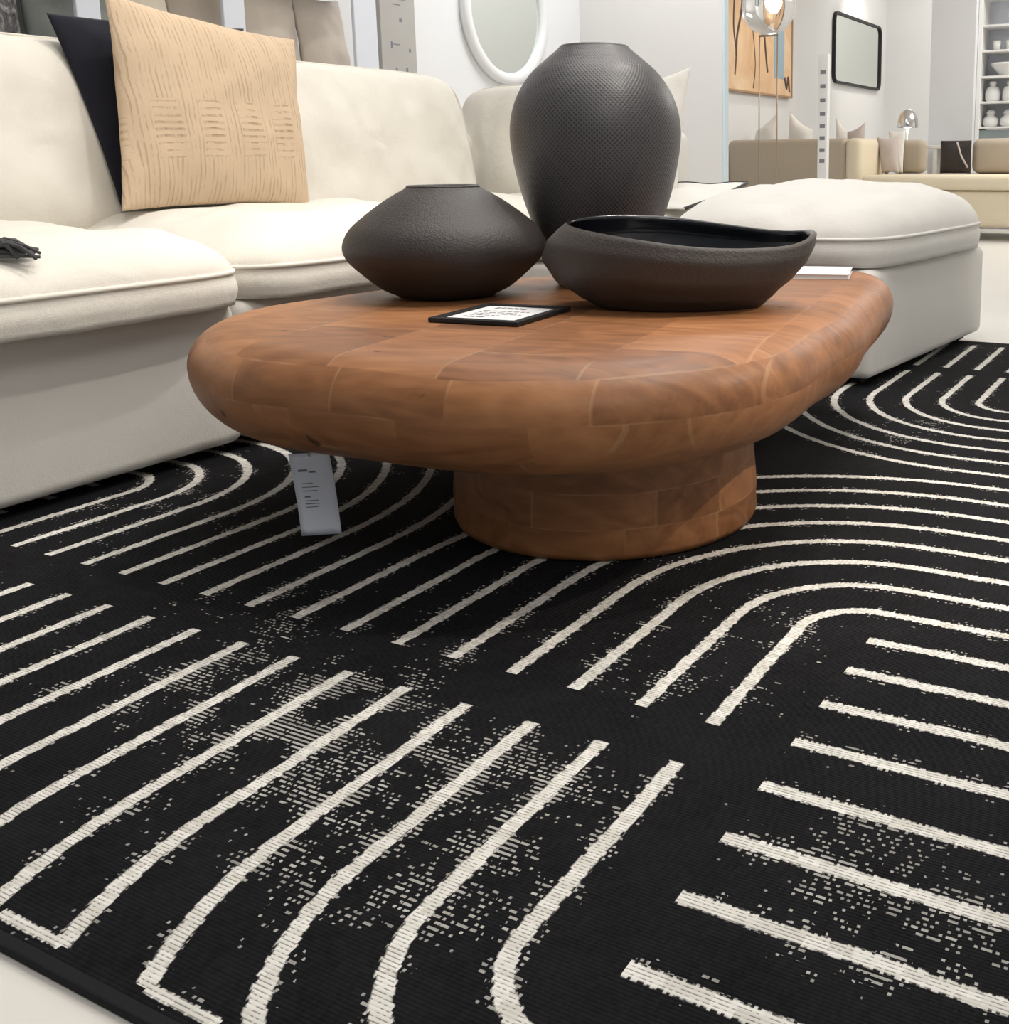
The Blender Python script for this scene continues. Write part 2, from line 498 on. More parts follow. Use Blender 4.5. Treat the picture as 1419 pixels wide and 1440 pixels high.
# ------------------------------------------------------------------ rug
rug = thing('area_rug', 'black flatwoven rug with white concentric line pattern under the coffee table', 'rug', (0, 0, FZ))
bm = bmesh.new()
bmesh.ops.create_grid(bm, x_segments=40, y_segments=50, size=1)
for v in bm.verts: v.co = Vector((.65 + v.co.x * 1.36, 1.24 + v.co.y * 1.75, -FZ))
r = bmesh.ops.extrude_face_region(bm, geom=list(bm.faces))
for e in r['geom']:
    if isinstance(e, bmesh.types.BMVert): e.co.z = .001
obj('woven_field', bm, M['rug'], rug, False)
bm = bmesh.new()
box(bm, -.718, 2.018, -.522, -.508, .001, -FZ, .002, 2)
box(bm, -.718, 2.018, 2.988, 3.002, .001, -FZ, .002, 2)
box(bm, -.722, -.708, -.51, 2.99, .001, -FZ, .002, 2)
box(bm, 2.008, 2.022, -.51, 2.99, .001, -FZ, .002, 2)
obj('edge_binding', bm, M['rugedge'], rug, False)

# ------------------------------------------------------------------ coffee table
table = thing('coffee_table', 'low chunky wooden coffee table with rounded asymmetrical top on a wide round pedestal', 'table', (.865, .745, 0))
def rounded_poly(pts, seg=10):
    """polygon (x,y,r) with rounded corners"""
    out = []; N = len(pts)
    for i in range(N):
        p = Vector(pts[i][:2]); a = Vector(pts[i - 1][:2]); c = Vector(pts[(i + 1) % N][:2]); r = pts[i][2]
        da = (a - p).normalized(); dc = (c - p).normalized()
        ang = da.angle(dc); t = r / math.tan(ang / 2)
        s, e = p + da * t, p + dc * t
        for k in range(seg + 1):
            w = k / seg
            out.append(s * (1 - w) ** 2 + p * 2 * w * (1 - w) + e * w * w)
    return out
def resample(pts, n):
    P = pts + [pts[0]]; L = [0]
    for a, b in zip(P, P[1:]): L.append(L[-1] + (b - a).length)
    out = []; j = 0
    for k in range(n):
        t = L[-1] * k / n
        while L[j + 1] < t: j += 1
        w = (t - L[j]) / max(1e-9, L[j + 1] - L[j]); out.append(P[j].lerp(P[j + 1], w))
    return out
def relax(P, it):
    for _ in range(it):
        P = [(P[i - 1] + P[i] * 2 + P[(i + 1) % len(P)]) / 4 for i in range(len(P))]
    return P
TOP = [(1.306, 0.8), (1.31, 0.982), (1.265, 1.174), (1.226, 1.43), (1.178, 1.675), (1.075, 1.80), (0.75, 1.701), (0.503, 1.561), (0.335, 1.371), (0.212, 1.191), (0.113, 1.007), (0.09, 0.8), (0.069, 0.579), (0.165, 0.375), (0.337, 0.231), (0.539, 0.15), (0.75, 0.159), (0.955, 0.169), (1.143, 0.259), (1.279, 0.416), (1.327, 0.612)]
OUT = relax(resample(smooth_curve([Vector(p) for p in TOP], 10), 180), 14)
def slab(outline, prof):
    bm = bmesh.new(); N = len(outline); rings = []
    nor = []
    for i in range(N):
        t = (outline[(i + 2) % N] - outline[i - 2]).normalized(); nor.append(Vector((t.y, -t.x)))
    cen = sum(outline, Vector((0, 0))) / N
    for inset, z, shrink in prof:
        R = []
        for p, n in zip(outline, nor):
            q = p - n * inset
            q = cen + (q - cen) * shrink
            R.append(bm.verts.new((q.x - .865, q.y - .745, z)))
        rings.append(R)
    for A, B in zip(rings, rings[1:]):
        for k in range(N): bm.faces.new((A[k], A[(k + 1) % N], B[(k + 1) % N], B[k]))
    bm.faces.new(rings[0][::-1]); bm.faces.new(rings[-1])
    return bm
ZB, ZM, ZT = .208, .316, .386
prof = []
for s in (.25, .6, .85): prof.append((.131, ZB, s))
for k in range(0, 11):
    t = PI / 2 * k / 10
    prof.append((.131 * (1 - math.sin(t) ** .9), ZM - (ZM - ZB) * math.cos(t) ** 1.0, 1))
for k in range(1, 12):
    t = PI / 2 * k / 11
    prof.append((.088 * (1 - math.cos(t) ** .95), ZM + (ZT - ZM) * math.sin(t), 1))
for s in (.85, .5, .15): prof.append((.088, ZT, s))
obj('table_top', slab(OUT, prof), M['wood'], table)
prof = [(0, 0), (.27, 0), (.292, .004), (.297, .016), (.295, .04)]
for k in range(1, 10):
    t = k / 9; prof.append((.297 - .016 * t ** 1.5, .04 + .165 * t))
prof += [(.26, .2085), (0, .2085)]
obj('pedestal', lathe(prof, 72), M['wood'], table)

# ------------------------------------------------------------------ vases and bowl on the table
def profile(pts, per=6): return [(max(0, p.x), p.y) for p in smooth_curve([Vector(p) for p in pts], per, False)]
def vessel(outer, wall=.008, depth=.03):
    inner = [(max(.002, r - wall), z) for r, z in outer if z > outer[0][1] + depth]
    inner = inner[::-1]
    return [(0, outer[0][1])] + outer + [((outer[-1][0] + inner[0][0]) / 2, outer[-1][1] + .003)] + inner + [(0, inner[-1][1])]
tz = ZT + .0005
o = obj('squat_vase', lathe(vessel(profile([(.100, 0), (.112, .006), (.144, .022), (.182, .054), (.212, .0856), (.220, .115), (.2045, .149), (.17, .18), (.126, .212), (.084, .236), (.080, .2405)])), 96), M['brownclay'], None, True, (.385, .875, tz))
tag(o, 'squat wide dark brown vase with narrow mouth, leftmost vessel on the coffee table', 'vase')
o = obj('tall_vase', lathe(vessel(profile([(.094, 0), (.102, .012), (.128, .08), (.155, .15), (.182, .235), (.1985, .325), (.198, .385), (.182, .44), (.150, .49), (.115, .522), (.092, .541), (.082, .550), (.080, .553)])), 128), M['dotted'], None, True, (.588, 1.19, tz))
tag(o, 'tall charcoal urn shaped vase with dimpled dot texture, tallest vessel on the coffee table', 'vase')

bowl = thing('oval_bowl', 'shallow oval dark brown bowl with pointed lip, in front of the tall vase', 'bowl', (.940, .925, tz), math.atan2(.454, .891))
def bowl_mesh():
    N = 96; outer = bmesh.new(); R = []
    def tab(T, f):
        for (a, va), (b, vb) in zip(T, T[1:]):
            if f <= b:
                w = (f - a) / (b - a); w = w * w * (3 - 2 * w) * .35 + w * .65
                return va + (vb - va) * w
        return T[-1][1]
    RIGHT = [(0, .165), (.06, .177), (.2, .197), (.45, .236), (.66, .261), (.85, .274), (1, .277)]
    LEFT = [(0, .165), (.06, .182), (.15, .208), (.35, .255), (.6, .279), (.8, .268), (.93, .247), (1, .232)]
    SIDE = [(0, .095), (.06, .106), (.2, .132), (.5, .166), (.8, .176), (1, .168)]
    def rim_z(t):
        c, s = math.cos(t), math.sin(t)
        return .149 - .019 * c + .017 * s + .017 * max(0, c) ** 24
    def shell(inset, zoff, fr):
        rings = []
        for f in fr:
            ring = []
            for k in range(N):
                t = 2 * PI * k / N
                c, s = math.cos(t), math.sin(t); w = (1 + c) / 2; w = w * w * (3 - 2 * w)
                z = zoff + (rim_z(t) - zoff) * f
                a = tab(LEFT, f) * (1 - w) + tab(RIGHT, f) * w
                rr = 1 / math.sqrt((c / a) ** 2 + (s / tab(SIDE, f)) ** 2) - inset
                ring.append((rr * c, rr * s, z))
            rings.append(ring)
        return rings
    fo = [i / 24 for i in range(25)]
    return shell(0, 0, fo), shell(.013, .016, fo), N
so, si, N = bowl_mesh()
def skin(rings, N, bm=None, cap0=True):
    bm = bm or bmesh.new()
    V = [[bm.verts.new(p) for p in r] for r in rings]
    for A, B in zip(V, V[1:]):
        for k in range(N): bm.faces.new((A[k], A[(k + 1) % N], B[(k + 1) % N], B[k]))
    if cap0: bm.faces.new(V[0][::-1])
    return bm
rim = [tuple((Vector(a) + Vector(b)) / 2 + Vector((0, 0, .004))) for a, b in zip(so[-1], si[-1])]
obj('bowl_body', skin(so + [rim], N), M['bowlclay'], bowl)
obj('glazed_inside', skin(si + [rim], N), M['glaze'], bowl)

# frame lying flat
card = thing('framed_card', 'small black framed price card lying flat on the coffee table', 'sign', (.693, .655, tz), 0)
ax = Vector((.193, .021)).normalized(); ang = math.atan2(ax.y, ax.x)
card.rotation_euler = (0, 0, ang)
def frame_mesh(w, h, fw, d, bev=.002):
    bm = bmesh.new()
    box(bm, -w / 2, w / 2, -h / 2, -h / 2 + fw, 0, d, bev, 2); box(bm, -w / 2, w / 2, h / 2 - fw, h / 2, 0, d, bev, 2)
    box(bm, -w / 2, -w / 2 + fw, -h / 2 + fw * .9, h / 2 - fw * .9, 0, d, bev, 2); box(bm, w / 2 - fw, w / 2, -h / 2 + fw * .9, h / 2 - fw * .9, 0, d, bev, 2)
    return bm
obj('frame', frame_mesh(.19, .215, .018, .009), M['black'], card, False)
obj('backing', newbox(-.085, .085, -.095, .095, .0005, .003), M['black'], card, False)
obj('paper', newbox(-.0775, .0775, -.09, .09, .003, .0055), M['paper'], card, False)
for k, (y, x0, x1, hh) in enumerate([(.055, -.05, .02, .02), (.022, -.055, .045, .008), (.004, -.055, .03, .006), (-.012, -.055, .05, .006), (-.03, -.055, .01, .006), (-.055, -.055, -.01, .012)]):
    x = x0; bm = bmesh.new()
    while x < x1:
        w = random.uniform(.006, .016); box(bm, x, min(x + w, x1), y, y + hh, .0055, .0058); x += w + .004
    obj('printed_line', bm, M['ink'], card, False)

# white booklet on the table's far tip
bk = thing('booklet', 'white booklet lying on the far right tip of the coffee table', 'booklet', (.955, 1.565, tz), math.atan2(.26, .97))
obj('pages', newbox(-.135, .130, -.093, .093, .001, .011), M['paper'], bk, False)
bm = bmesh.new(); box(bm, -.138, .134, -.096, .096, .011, .0125, .0005, 1); box(bm, -.138, .134, -.096, .096, 0, .001); box(bm, -.1395, -.136, -.096, .096, 0, .0125)
obj('cover', bm, M['white'], bk, False)

# hang tag under the near edge
tg = thing('hang_tag', 'pale grey paper swing tag hanging by a cord under the coffee table', 'tag', (.530, .305, .185), math.atan2(.022, .066))
tg.rotation_euler = (math.radians(4), math.radians(-3.5), math.atan2(.030, .060))
def tag_mesh():
    bm = bmesh.new(); W, H, T = .071, .153, .0008; nx, nz = 6, 12; G = []
    for s in (0, 1):
        g = [[bm.verts.new((-W / 2 + W * i / nx, (s - .5) * T * 2 + .004 * math.sin(PI * j / nz), -H * j / nz)) for j in range(nz + 1)] for i in range(nx + 1)]
        for i in range(nx):
            for j in range(nz): bm.faces.new((g[i][j], g[i + 1][j], g[i + 1][j + 1], g[i][j + 1]))
        G.append(g)
    a, b = G
    for i in range(nx):
        for j in (0, nz): bm.faces.new((a[i][j], a[i + 1][j], b[i + 1][j], b[i][j]))
    for j in range(nz):
        for i in (0, nx): bm.faces.new((a[i][j], a[i][j + 1], b[i][j + 1], b[i][j]))
    return bm
obj('card', tag_mesh(), M['tagpaper'], tg)
bm = bmesh.new()
def prow(z, x0, x1, h):
    y = .004 * math.sin(PI * (-z) / .148) - .0012
    box(bm, x0, x1, y - .0003, y, z - h, z)
prow(-.030, -.024, -.008, .004); prow(-.034, -.006, .006, .003)
for z, w in ((-.056, .02), (-.063, .03), (-.070, .026)): prow(z, -.022, -.022 + w, .0014)
prow(-.080, -.020, -.010, .003)
for z, w in ((-.088, .024), (-.094, .024), (-.100, .022)): prow(z, -.020, -.020 + w, .0014)
obj('printed_text', bm, M['ink'], tg, False)
obj('cord', tube([(0, -.001, -.006), (.001, -.003, .004), (0, 0, .022)], .0012, 6), M['cord'], tg)

# ------------------------------------------------------------------ sectional sofa
sofa = thing('sectional_sofa', 'ivory slipcovered sectional sofa with plump loose cushions along the left and far side', 'sofa', (-.6, .8, 0))
def local(o, root): o.location = Vector(o.location) - Vector(root.location); return o
def frame_block(name, x0, x1, y0, y1, z0, z1, bev=.03, mat='sofaframe', root=sofa, seg=5):
    rx, ry, rz = root.location
    return obj(name, newbox(x0 - rx, x1 - rx, y0 - ry, y1 - ry, z0 - rz, z1 - rz, bevel=bev, seg=seg), M[mat], root)
frame_block('base_frame', -1.20, -.145, -1.2, -.352, .022, .36)
frame_block('base_frame', -1.20, -.140, -.348, .748, .022, .36)
frame_block('base_frame', -1.20, -.140, .752, 1.848, .022, .36)
frame_block('base_frame', -1.20, .17, 1.852, 3.06, .022, .36)
frame_block('back_frame', -1.22, -1.02, -1.2, 3.10, .30, .80, .05)
frame_block('back_frame', -1.05, -.12, 2.98, 3.14, .30, .80, .05)
for (x, y) in ((-.25, -.25), (-.25, .65), (-.25, .85), (-.25, 1.75), (-.25, 1.95), (-.3, 2.9)):
    obj('foot', newbox(x - .03 + .6, x + .03 + .6, y - .03 - .8, y + .03 - .8, .0005, .024, bevel=.004), M['foot'], sofa)
def seat(x0, x1, y0, y1, seed, crown=.115, dip=.02, tilt=0.0, z=.362, gus=.085, mat='sofa', root=sofa, n=7, wr=.007):
    a, b = (x1 - x0) / 2, (y1 - y0) / 2
    c = Vector(((x0 + x1) / 2, (y0 + y1) / 2, z)) - Vector(root.location)
    o = obj('seat_cushion', cushion(a, b, gus, crown, n=n, seed=seed, dip=dip, wr=wr), M[mat], root, True, c, (0, tilt, 0))
    p = obj('piping', piping(a * 1.002, b * 1.002, gus, n, .006), M['piping'] if mat == 'sofa' else M[mat], o)
    return o
seat(-1.0, -.06, -1.2, -.34, 1)
seat(-1.0, -.045, -.345, .752, 2, crown=.125, gus=.075)
seat(-1.0, -.075, .750, 1.850, 3, crown=.132, gus=.075)
seat(-1.0, .18, 1.852, 2.97, 4, crown=.12, gus=.075)
def back(y0, y1, z0, z1, xc, lean, T=.20, seed=0, crown=.07, rz=PI / 2, xy=None):
    a, b = (y1 - y0) / 2, (z1 - z0) / 2
    bm = cushion(a, b, T * .5, crown, n=6, seed=seed, wr=.009, bottom=crown * .6, dip=.0)
    # stand it up: local x across, local y up, local z = face normal
    Mx = Matrix.Rotation(PI / 2 - lean, 4, 'X')
    bmesh.ops.transform(bm, matrix=Mx, verts=bm.verts)
    pos = Vector((xc, (y0 + y1) / 2, (z0 + z1) / 2)) if xy is None else Vector((xy[0], xy[1], (z0 + z1) / 2))
    o = obj('back_cushion', bm, M['sofa'], sofa, True, pos - Vector(sofa.location), (0, 0, rz))
    pb = piping(a * 1.002, b * 1.002, T * .5, 6, .005); bmesh.ops.transform(pb, matrix=Mx, verts=pb.verts)
    obj('piping', pb, M['piping'], o)
    return o
back(-.90, .16, .44, .98, -.97, .22, seed=11)
back(.18, 1.345, .45, 1.00, -.97, .22, seed=12)
back(1.355, 2.61, .45, 1.005, -.99, .20, seed=13)
back(-1.11, -.09, .45, .985, 0, .16, seed=14, rz=0, xy=(-.60, 2.93))

# ------------------------------------------------------------------ ottoman
ott = thing('ottoman', 'white slipcovered ottoman with a puffy loose top cushion behind the coffee table', 'ottoman', (.671, 2.611, 0), -.11)
obj('base_frame', newbox(-.40, .40, -.535, .535, .022, .352, bevel=.03, seg=5), M['ottoman'], ott)
oc = obj('seat_cushion', cushion(.405, .57, .085, .158, n=5, seed=7, wr=.006, bottom=0), M['ottoman'], ott, True, (.022, .0, .356))
obj('piping', piping(.406, .571, .085, 5, .006), M['ottoman'], oc)
for x in (-.32, .32):
    for y in (-.45, .45): obj('foot', newbox(x - .03, x + .03, y - .03, y + .03, .0005, .024, bevel=.004), M['foot'], ott)

# ------------------------------------------------------------------ pillows on the sofa
p = obj('throw_pillow', throw_pillow(.65, .53, .142, .06, seed=3, corners=[(.003, .02), (.002, 0), (.065, 0), (.078, .065)]), M['beige'], None, True, (-.645, 1.16, .54), (math.radians(-9.3), 0, PI / 2))
tag(p, 'square sand coloured textured throw pillow leaning in front of the navy pillow on the sofa', 'pillow')
p = obj('throw_pillow', throw_pillow(.62, .50, .085, .035, seed=5, corners=[(.066, 0), (-.03, 0), (0, .043), (-.024, .018)]), M['navy'], None, True, (-.77, 1.17, .565), (math.radians(-11), 0, PI / 2))
tag(p, 'dark navy throw pillow half hidden behind the sand coloured pillow', 'pillow')
p = obj('throw_pillow', throw_pillow(.38, .44, .13, .08, seed=6, corners=[(0, 0), (0, 0), (.02, .05), (0, -.03)]), M['offwhite'], None, True, (-.165, 2.72, .55), (math.radians(-10), 0, 0))
tag(p, 'white pillow with one peaked corner just right of the tall vase', 'pillow')

# throw with dark hem in the corner between sofa and ottoman
def drape():
    bm = bmesh.new(); nu, nv = 14, 14; G = []
    P = lambda u, v: None
    # corner points (left-back, right-back, right-front, left-front)
    lb, rb, rf, lf = Vector((-.14, 3.0, .575)), Vector((.20, 3.0, .578)), Vector((.215, 2.40, .50)), Vector((-.14, 2.36, .535))
    for i in range(nu + 1):
        row = []
        for j in range(nv + 1):
            u, v = i / nu, j / nv
            p = lb * (1 - u) * (1 - v) + rb * u * (1 - v) + rf * u * v + lf * (1 - u) * v
            p += Vector((0, 0, .012 * math.sin(PI * u) * math.sin(PI * v) + .004 * math.sin(9 * u + 5 * v)))
            row.append(p)
        G.append(row)
    top = [[bm.verts.new(p + Vector((0, 0, .006))) for p in r] for r in G]; bot = [[bm.verts.new(p) for p in r] for r in G]
    for i in range(nu):
        for j in range(nv):
            bm.faces.new((top[i][j], top[i + 1][j], top[i + 1][j + 1], top[i][j + 1])); bm.faces.new((bot[i][j], bot[i][j + 1], bot[i + 1][j + 1], bot[i + 1][j]))
    ring = [(i, 0) for i in range(nu)] + [(nu, j) for j in range(nv)] + [(i, nv) for i in range(nu, 0, -1)] + [(0, j) for j in range(nv, 0, -1)]
    for k in range(len(ring)):
        a, b = ring[k], ring[(k + 1) % len(ring)]
        bm.faces.new((top[a[0]][a[1]], top[b[0]][b[1]], bot[b[0]][b[1]], bot[a[0]][a[1]]))
    hem = tube([G[i][0] + Vector((0, 0, .004)) for i in range(nu)] + [G[nu][j] + Vector((0, 0, .004)) for j in range(nv + 1)], .006, 8)
    return bm, hem
th = thing('throw_blanket', 'white throw with a charcoal edge spread over the sofa corner beside the ottoman', 'blanket', (0, 0, 0))
b1, b2 = drape()
obj('cloth', b1, M['offwhite'], th); obj('edge_binding', b2, M['hem'], th)

# tassel of yarn at the left end of the seat
bm = bmesh.new()
for k in range(40):
    a = random.uniform(-.5, .5); L = random.uniform(.06, .10); z0 = random.uniform(0, .03)
    pts = [(0, 0, .012 + z0 * .3)]
    for s in range(1, 5):
        t = s / 4; pts.append((L * t * math.sin(a) * .8 + random.uniform(-.006, .006), L * t * math.cos(a), .008 + z0 * math.sin(PI * t) + random.uniform(0, .004)))
    tube(pts, .0032, 5, bm=bm)
o = obj('yarn_tassel', bm, M['strand'], None, True, (-.135, .175, .507), (math.radians(0), math.radians(14), math.radians(-30)))
tag(o, 'charcoal yarn tassel lying on the left seat cushion of the sofa', 'tassel')

# ------------------------------------------------------------------ display shelf behind the sofa
sh = thing('display_shelf', 'white wall shelf with upright posts behind the sofa', 'shelf', (-1.9, 2.1, FZ))
def part(name, root, mat, *b, bevel=.004, smooth=False):
    rx, ry, rz = root.location
    return obj(name, newbox(b[0] - rx, b[1] - rx, b[2] - ry, b[3] - ry, b[4] - rz, b[5] - rz, bevel=bevel, seg=2), M[mat], root, smooth)
for y0, y1 in ((1.525, 1.618), (2.16, 2.268), (2.90, 3.05), (.9, .98)): part('post', sh, 'cool', -1.765, -1.745, y0, y1, FZ, 2.2)
for z in (.30, .82, 1.52): part('shelf_board', sh, 'cool', -2.19, -1.765, .9, 3.06, z, z + .03)
part('back_panel', sh, 'white', -2.198, -2.188, .9, 3.06, FZ, 2.2, bevel=0)
def shelf_pillow(y0, y1, ztop, mat, label, seed, tilt=8, x=-1.90, corners=None, T=.12):
    w = y1 - y0
    o = obj('display_pillow', throw_pillow(w, ztop - .855, T, .04, seed=seed, corners=corners), M[mat], None, True, (x, (y0 + y1) / 2, .856), (math.radians(-tilt), 0, PI / 2))
    tag(o, label, 'pillow', 'pillows on the shelf behind the sofa')
shelf_pillow(1.03, 1.445, 1.45, 'marbled', 'black and grey marbled pillow on the shelf in the top left corner', 21)
shelf_pillow(1.455, 1.84, 1.45, 'sage', 'dark grey green pillow on the shelf just right of the marbled one', 22)
shelf_pillow(1.85, 2.06, 1.46, 'cream', 'cream pillow on the shelf above the sand coloured throw pillow', 23)
shelf_pillow(2.062, 2.38, 1.45, 'taupe', 'narrow taupe pillow on the shelf beside the cream one', 24)
shelf_pillow(2.39, 2.745, 1.46, 'oat', 'oatmeal linen pillow on the shelf right of the white post', 25)
shelf_pillow(2.75, 3.05, 1.455, 'oat', 'oatmeal linen pillow at the right end of the shelf', 26)

# leaning grey swatch board
bd = thing('swatch_board', 'tall grey board with small dark marks on the wall left of the round mirror', 'board', (-2.17, 3.67, FZ))
obj('panel', newbox(-.014, .014, -.14, .14, 0, 1.95, bevel=.004, seg=2), M['greyfabric'], bd, False)
bm = bmesh.new()
for (y, z, w, h) in ((.02, .69, .018, .018), (-.06, .555, .012, .035), (.085, .535, .014, .018), (-.02, .56, .05, .005), (-.03, .42, .014, .03), (.055, .415, .014, .05), (.0, .80, .12, .004), (.01, .83, .10, .004), (-.01, .77, .06, .004)):
    z += .76
    obj('printed_mark', newbox(.014, .0155, y - w / 2, y + w / 2, z - h / 2, z + h / 2), M['ink'], bd, False)

# round mirror
mr = thing('round_mirror', 'large round wall mirror with a wide white rim above the far sofa corner', 'mirror', (WX + .002, 4.70, 1.60))
def ring_mesh(R, r, d):
    bm = bmesh.new(); N = 72; rings = []
    sec = [(r, 0), (r, d * .6), (r + .015, d), (R - .02, d), (R, d * .7), (R, 0)]
    for k in range(N):
        t = 2 * PI * k / N
        rings.append([bm.verts.new((x, rr * math.cos(t), rr * math.sin(t))) for rr, x in sec])
    for k in range(N):
        A, B = rings[k], rings[(k + 1) % N]
        for i in range(len(sec)): bm.faces.new((A[i], A[(i + 1) % len(sec)], B[(i + 1) % len(sec)], B[i]))
    return bm
obj('rim', ring_mesh(.445, .375, .05), M['white'], mr)
bm = bmesh.new(); bmesh.ops.create_cone(bm, cap_ends=True, segments=72, radius1=.38, radius2=.38, depth=.006)
bmesh.ops.rotate(bm, cent=(0, 0, 0), matrix=Matrix.Rotation(PI / 2, 3, 'Y'), verts=bm.verts); bmesh.ops.translate(bm, vec=(.014, 0, 0), verts=bm.verts)
obj('mirror_glass', bm, M['mirror'], mr, False)

# ------------------------------------------------------------------ far wall: picture and framed mirror
pt = thing('wall_painting', 'large orange painting with dark brush strokes and a blue patch on the wall', 'painting', (WX + .003, 8.83, 1.29))
bm = bmesh.new()
W, H = 1.66, 1.75
for a in ((-W / 2, -W / 2 + .02, 0, H), (W / 2 - .02, W / 2, 0, H), (-W / 2 + .018, W / 2 - .018, 0, .02), (-W / 2 + .018, W / 2 - .018, H - .02, H)):
    box(bm, 0, .045, a[0], a[1], a[2], a[3], .003, 2)
obj('frame', bm, M['frame_wood'], pt, False)
obj('canvas', newbox(.002, .035, -W / 2 + .018, W / 2 - .018, .018, H - .018), M['canvas'], pt, False)
def stroke(pts, r, mat, name):
    pts = smooth_curve([Vector((.036, *p)) for p in pts], 8, False)
    bm = tube(pts, r, 6)
    for v in bm.verts: v.co.x = .0352 + (v.co.x - .036) * .12 + .001
    obj(name, bm, M[mat], pt)
stroke([(-.62, 1.0), (-.66, .6), (-.60, .35), (-.63, .15)], .016, 'paint_dark', 'brush_stroke')
stroke([(-.42, 1.1), (-.48, .75), (-.58, .5), (-.60, .32)], .022, 'paint_dark', 'brush_stroke')
stroke([(-.35, .95), (-.1, .98), (.2, 1.0), (.42, .86), (.50, .72)], .018, 'paint_dark', 'brush_stroke')
stroke([(-.02, .95), (.05, .7), (.10, .45), (.16, .22)], .022, 'paint_dark', 'brush_stroke')
stroke([(-.20, 1.2), (-.25, .8), (-.15, .3), (-.2, .05)], .01, 'paint_dark', 'brush_stroke')
stroke([(.62, .2), (.68, .1), (.72, .2), (.76, .06)], .022, 'paint_dark', 'brush_stroke')
bm = bmesh.new(); box(bm, .0352, .038, .33, .60, .18, .70, .001, 1); obj('blue_patch', bm, M['paint_blue'], pt, False)

fm = thing('framed_mirror', 'rounded rectangular wall mirror with a thin black frame', 'mirror', (WX + .002, 11.95, 1.93))
def rrect(w, h, r, n=8):
    P = []
    for cx, cz, a0 in ((w / 2 - r, h / 2 - r, 0), (-w / 2 + r, h / 2 - r, PI / 2), (-w / 2 + r, -h / 2 + r, PI), (w / 2 - r, -h / 2 + r, 1.5 * PI)):
        for k in range(n + 1): P.append((cx + r * math.cos(a0 + PI / 2 * k / n), cz + r * math.sin(a0 + PI / 2 * k / n)))
    return P
def rr_frame(w, h, r, fw, d):
    bm = bmesh.new(); A = rrect(w, h, r); B = rrect(w - 2 * fw, h - 2 * fw, max(.01, r - fw)); N = len(A); R = []
    for k in range(N): R.append([bm.verts.new((x, *p)) for p, x in ((B[k], 0), (B[k], d), (A[k], d), (A[k], 0))])
    for k in range(N):
        a, b = R[k], R[(k + 1) % N]
        for i in range(4): bm.faces.new((a[i], a[(i + 1) % 4], b[(i + 1) % 4], b[i]))
    return bm
obj('frame', rr_frame(1.86, .80, .11, .028, .04), M['black'], fm, False)
bm = bmesh.new(); P = rrect(1.80, .74, .09); f = bm.faces.new([bm.verts.new((.012, *p)) for p in P]); r = bmesh.ops.extrude_face_region(bm, geom=[f])
for e in r['geom']:
    if isinstance(e, bmesh.types.BMVert): e.co.x = .018
obj('mirror_glass', bm, M['mirror'], fm, False)

# globe floor lamp in front of the painting
lp = thing('floor_lamp', 'floor lamp with a clear glass globe on two thin poles in front of the painting', 'lamp', (-1.18, 6.6, FZ))
bm = bmesh.new(); tube([(-.072, 0, .02), (-.072, 0, 1.595)], .0052, 8, bm=bm); obj('pole', bm, M['pole'], lp)
bm = bmesh.new(); tube([(.072, 0, .02), (.072, 0, 1.595)], .0052, 8, bm=bm); obj('pole', bm, M['pole'], lp)
obj('lamp_base', lathe([(0, 0), (.15, 0), (.152, .012), (.14, .022), (0, .024)], 40), M['pole'], lp)
obj('holder', tube([(-.074, 0, 1.588), (.074, 0, 1.588)], .008, 8), M['pole'], lp)
gp = [(0.001, -.20)] + [(.20 * math.cos(t), .20 * math.sin(t)) for t in [(-PI / 2 + PI * k / 24) for k in range(1, 24)]] + [(.001, .20)]
gi = [(max(.001, r * .975), z * .975) for r, z in gp][::-1]
g = obj('glass_globe', lathe([(r, z) for r, z in gp], 48), M['glass'], lp, True, (0, 0, 1.79))
obj('bulb', lathe([(0, -.06), (.02, -.055), (.045, -.02), (.05, .01), (.04, .04), (0, .055)], 24), M['bulb'], lp, True, (.03, 0, 1.81))

# slim post with dark inlays
ps = thing('marker_post', 'slim white post with a column of small dark marks standing behind the ottoman', 'post', (-.985, 7.3, FZ))
obj('shaft', newbox(-.04, .04, -.03, .03, 0, 1.50, bevel=.006), M['white'], ps)
bm = bmesh.new()
for k, z in enumerate((1.345, 1.235, 1.125, 1.02, .925, .83, .735, .65)): obj('dark_inlay', newbox(-.022, .022, -.0325, -.03, z, z + .03, .001, 1), M['ink'], ps, False)

# ------------------------------------------------------------------ far sofa group
fs = thing('far_sofa', 'beige wool sofa with a long low chaise in the far background', 'sofa', (-.6, 8.4, FZ))
def fpart(name, mat, x0, x1, y0, y1, z0, z1, bev=.05):
    return obj(name, newbox(x0 + .6, x1 + .6, y0 - 8.4, y1 - 8.4, z0 - FZ, z1 - FZ, bevel=bev, seg=5), M[mat], fs)
fpart('back_panel', 'farbeige', -2.15, -1.03, 8.0, 8.26, .10, .845, .05)
fpart('arm', 'farlit', -1.04, -.885, 8.0, 8.9, .10, .845, .06)
fpart('seat_block', 'farlit', -2.14, -1.05, 8.27, 9.1, .10, .46)
fpart('chaise', 'farlit', -.88, .62, 7.98, 8.98, .10, .40, .05)
fpart('chaise_cushion', 'farlit', -.875, .63, 7.95, 8.96, .405, .528, .05)
fpart('back_cushion', 'farbeige', -.87, -.555, 8.84, 9.02, .53, .835, .06)
fpart('back_cushion', 'farbeige', -.095, .62, 8.66, 8.95, .53, .835, .07)
for x, y in ((-2.05, 8.1), (-.95, 8.1), (.5, 8.1), (.5, 8.8), (-2.05, 9.0)):
    obj('foot', newbox(x + .57, x + .63, y - 8.43, y - 8.37, 0, .115, bevel=.004), M['dkbrown'], fs, False)
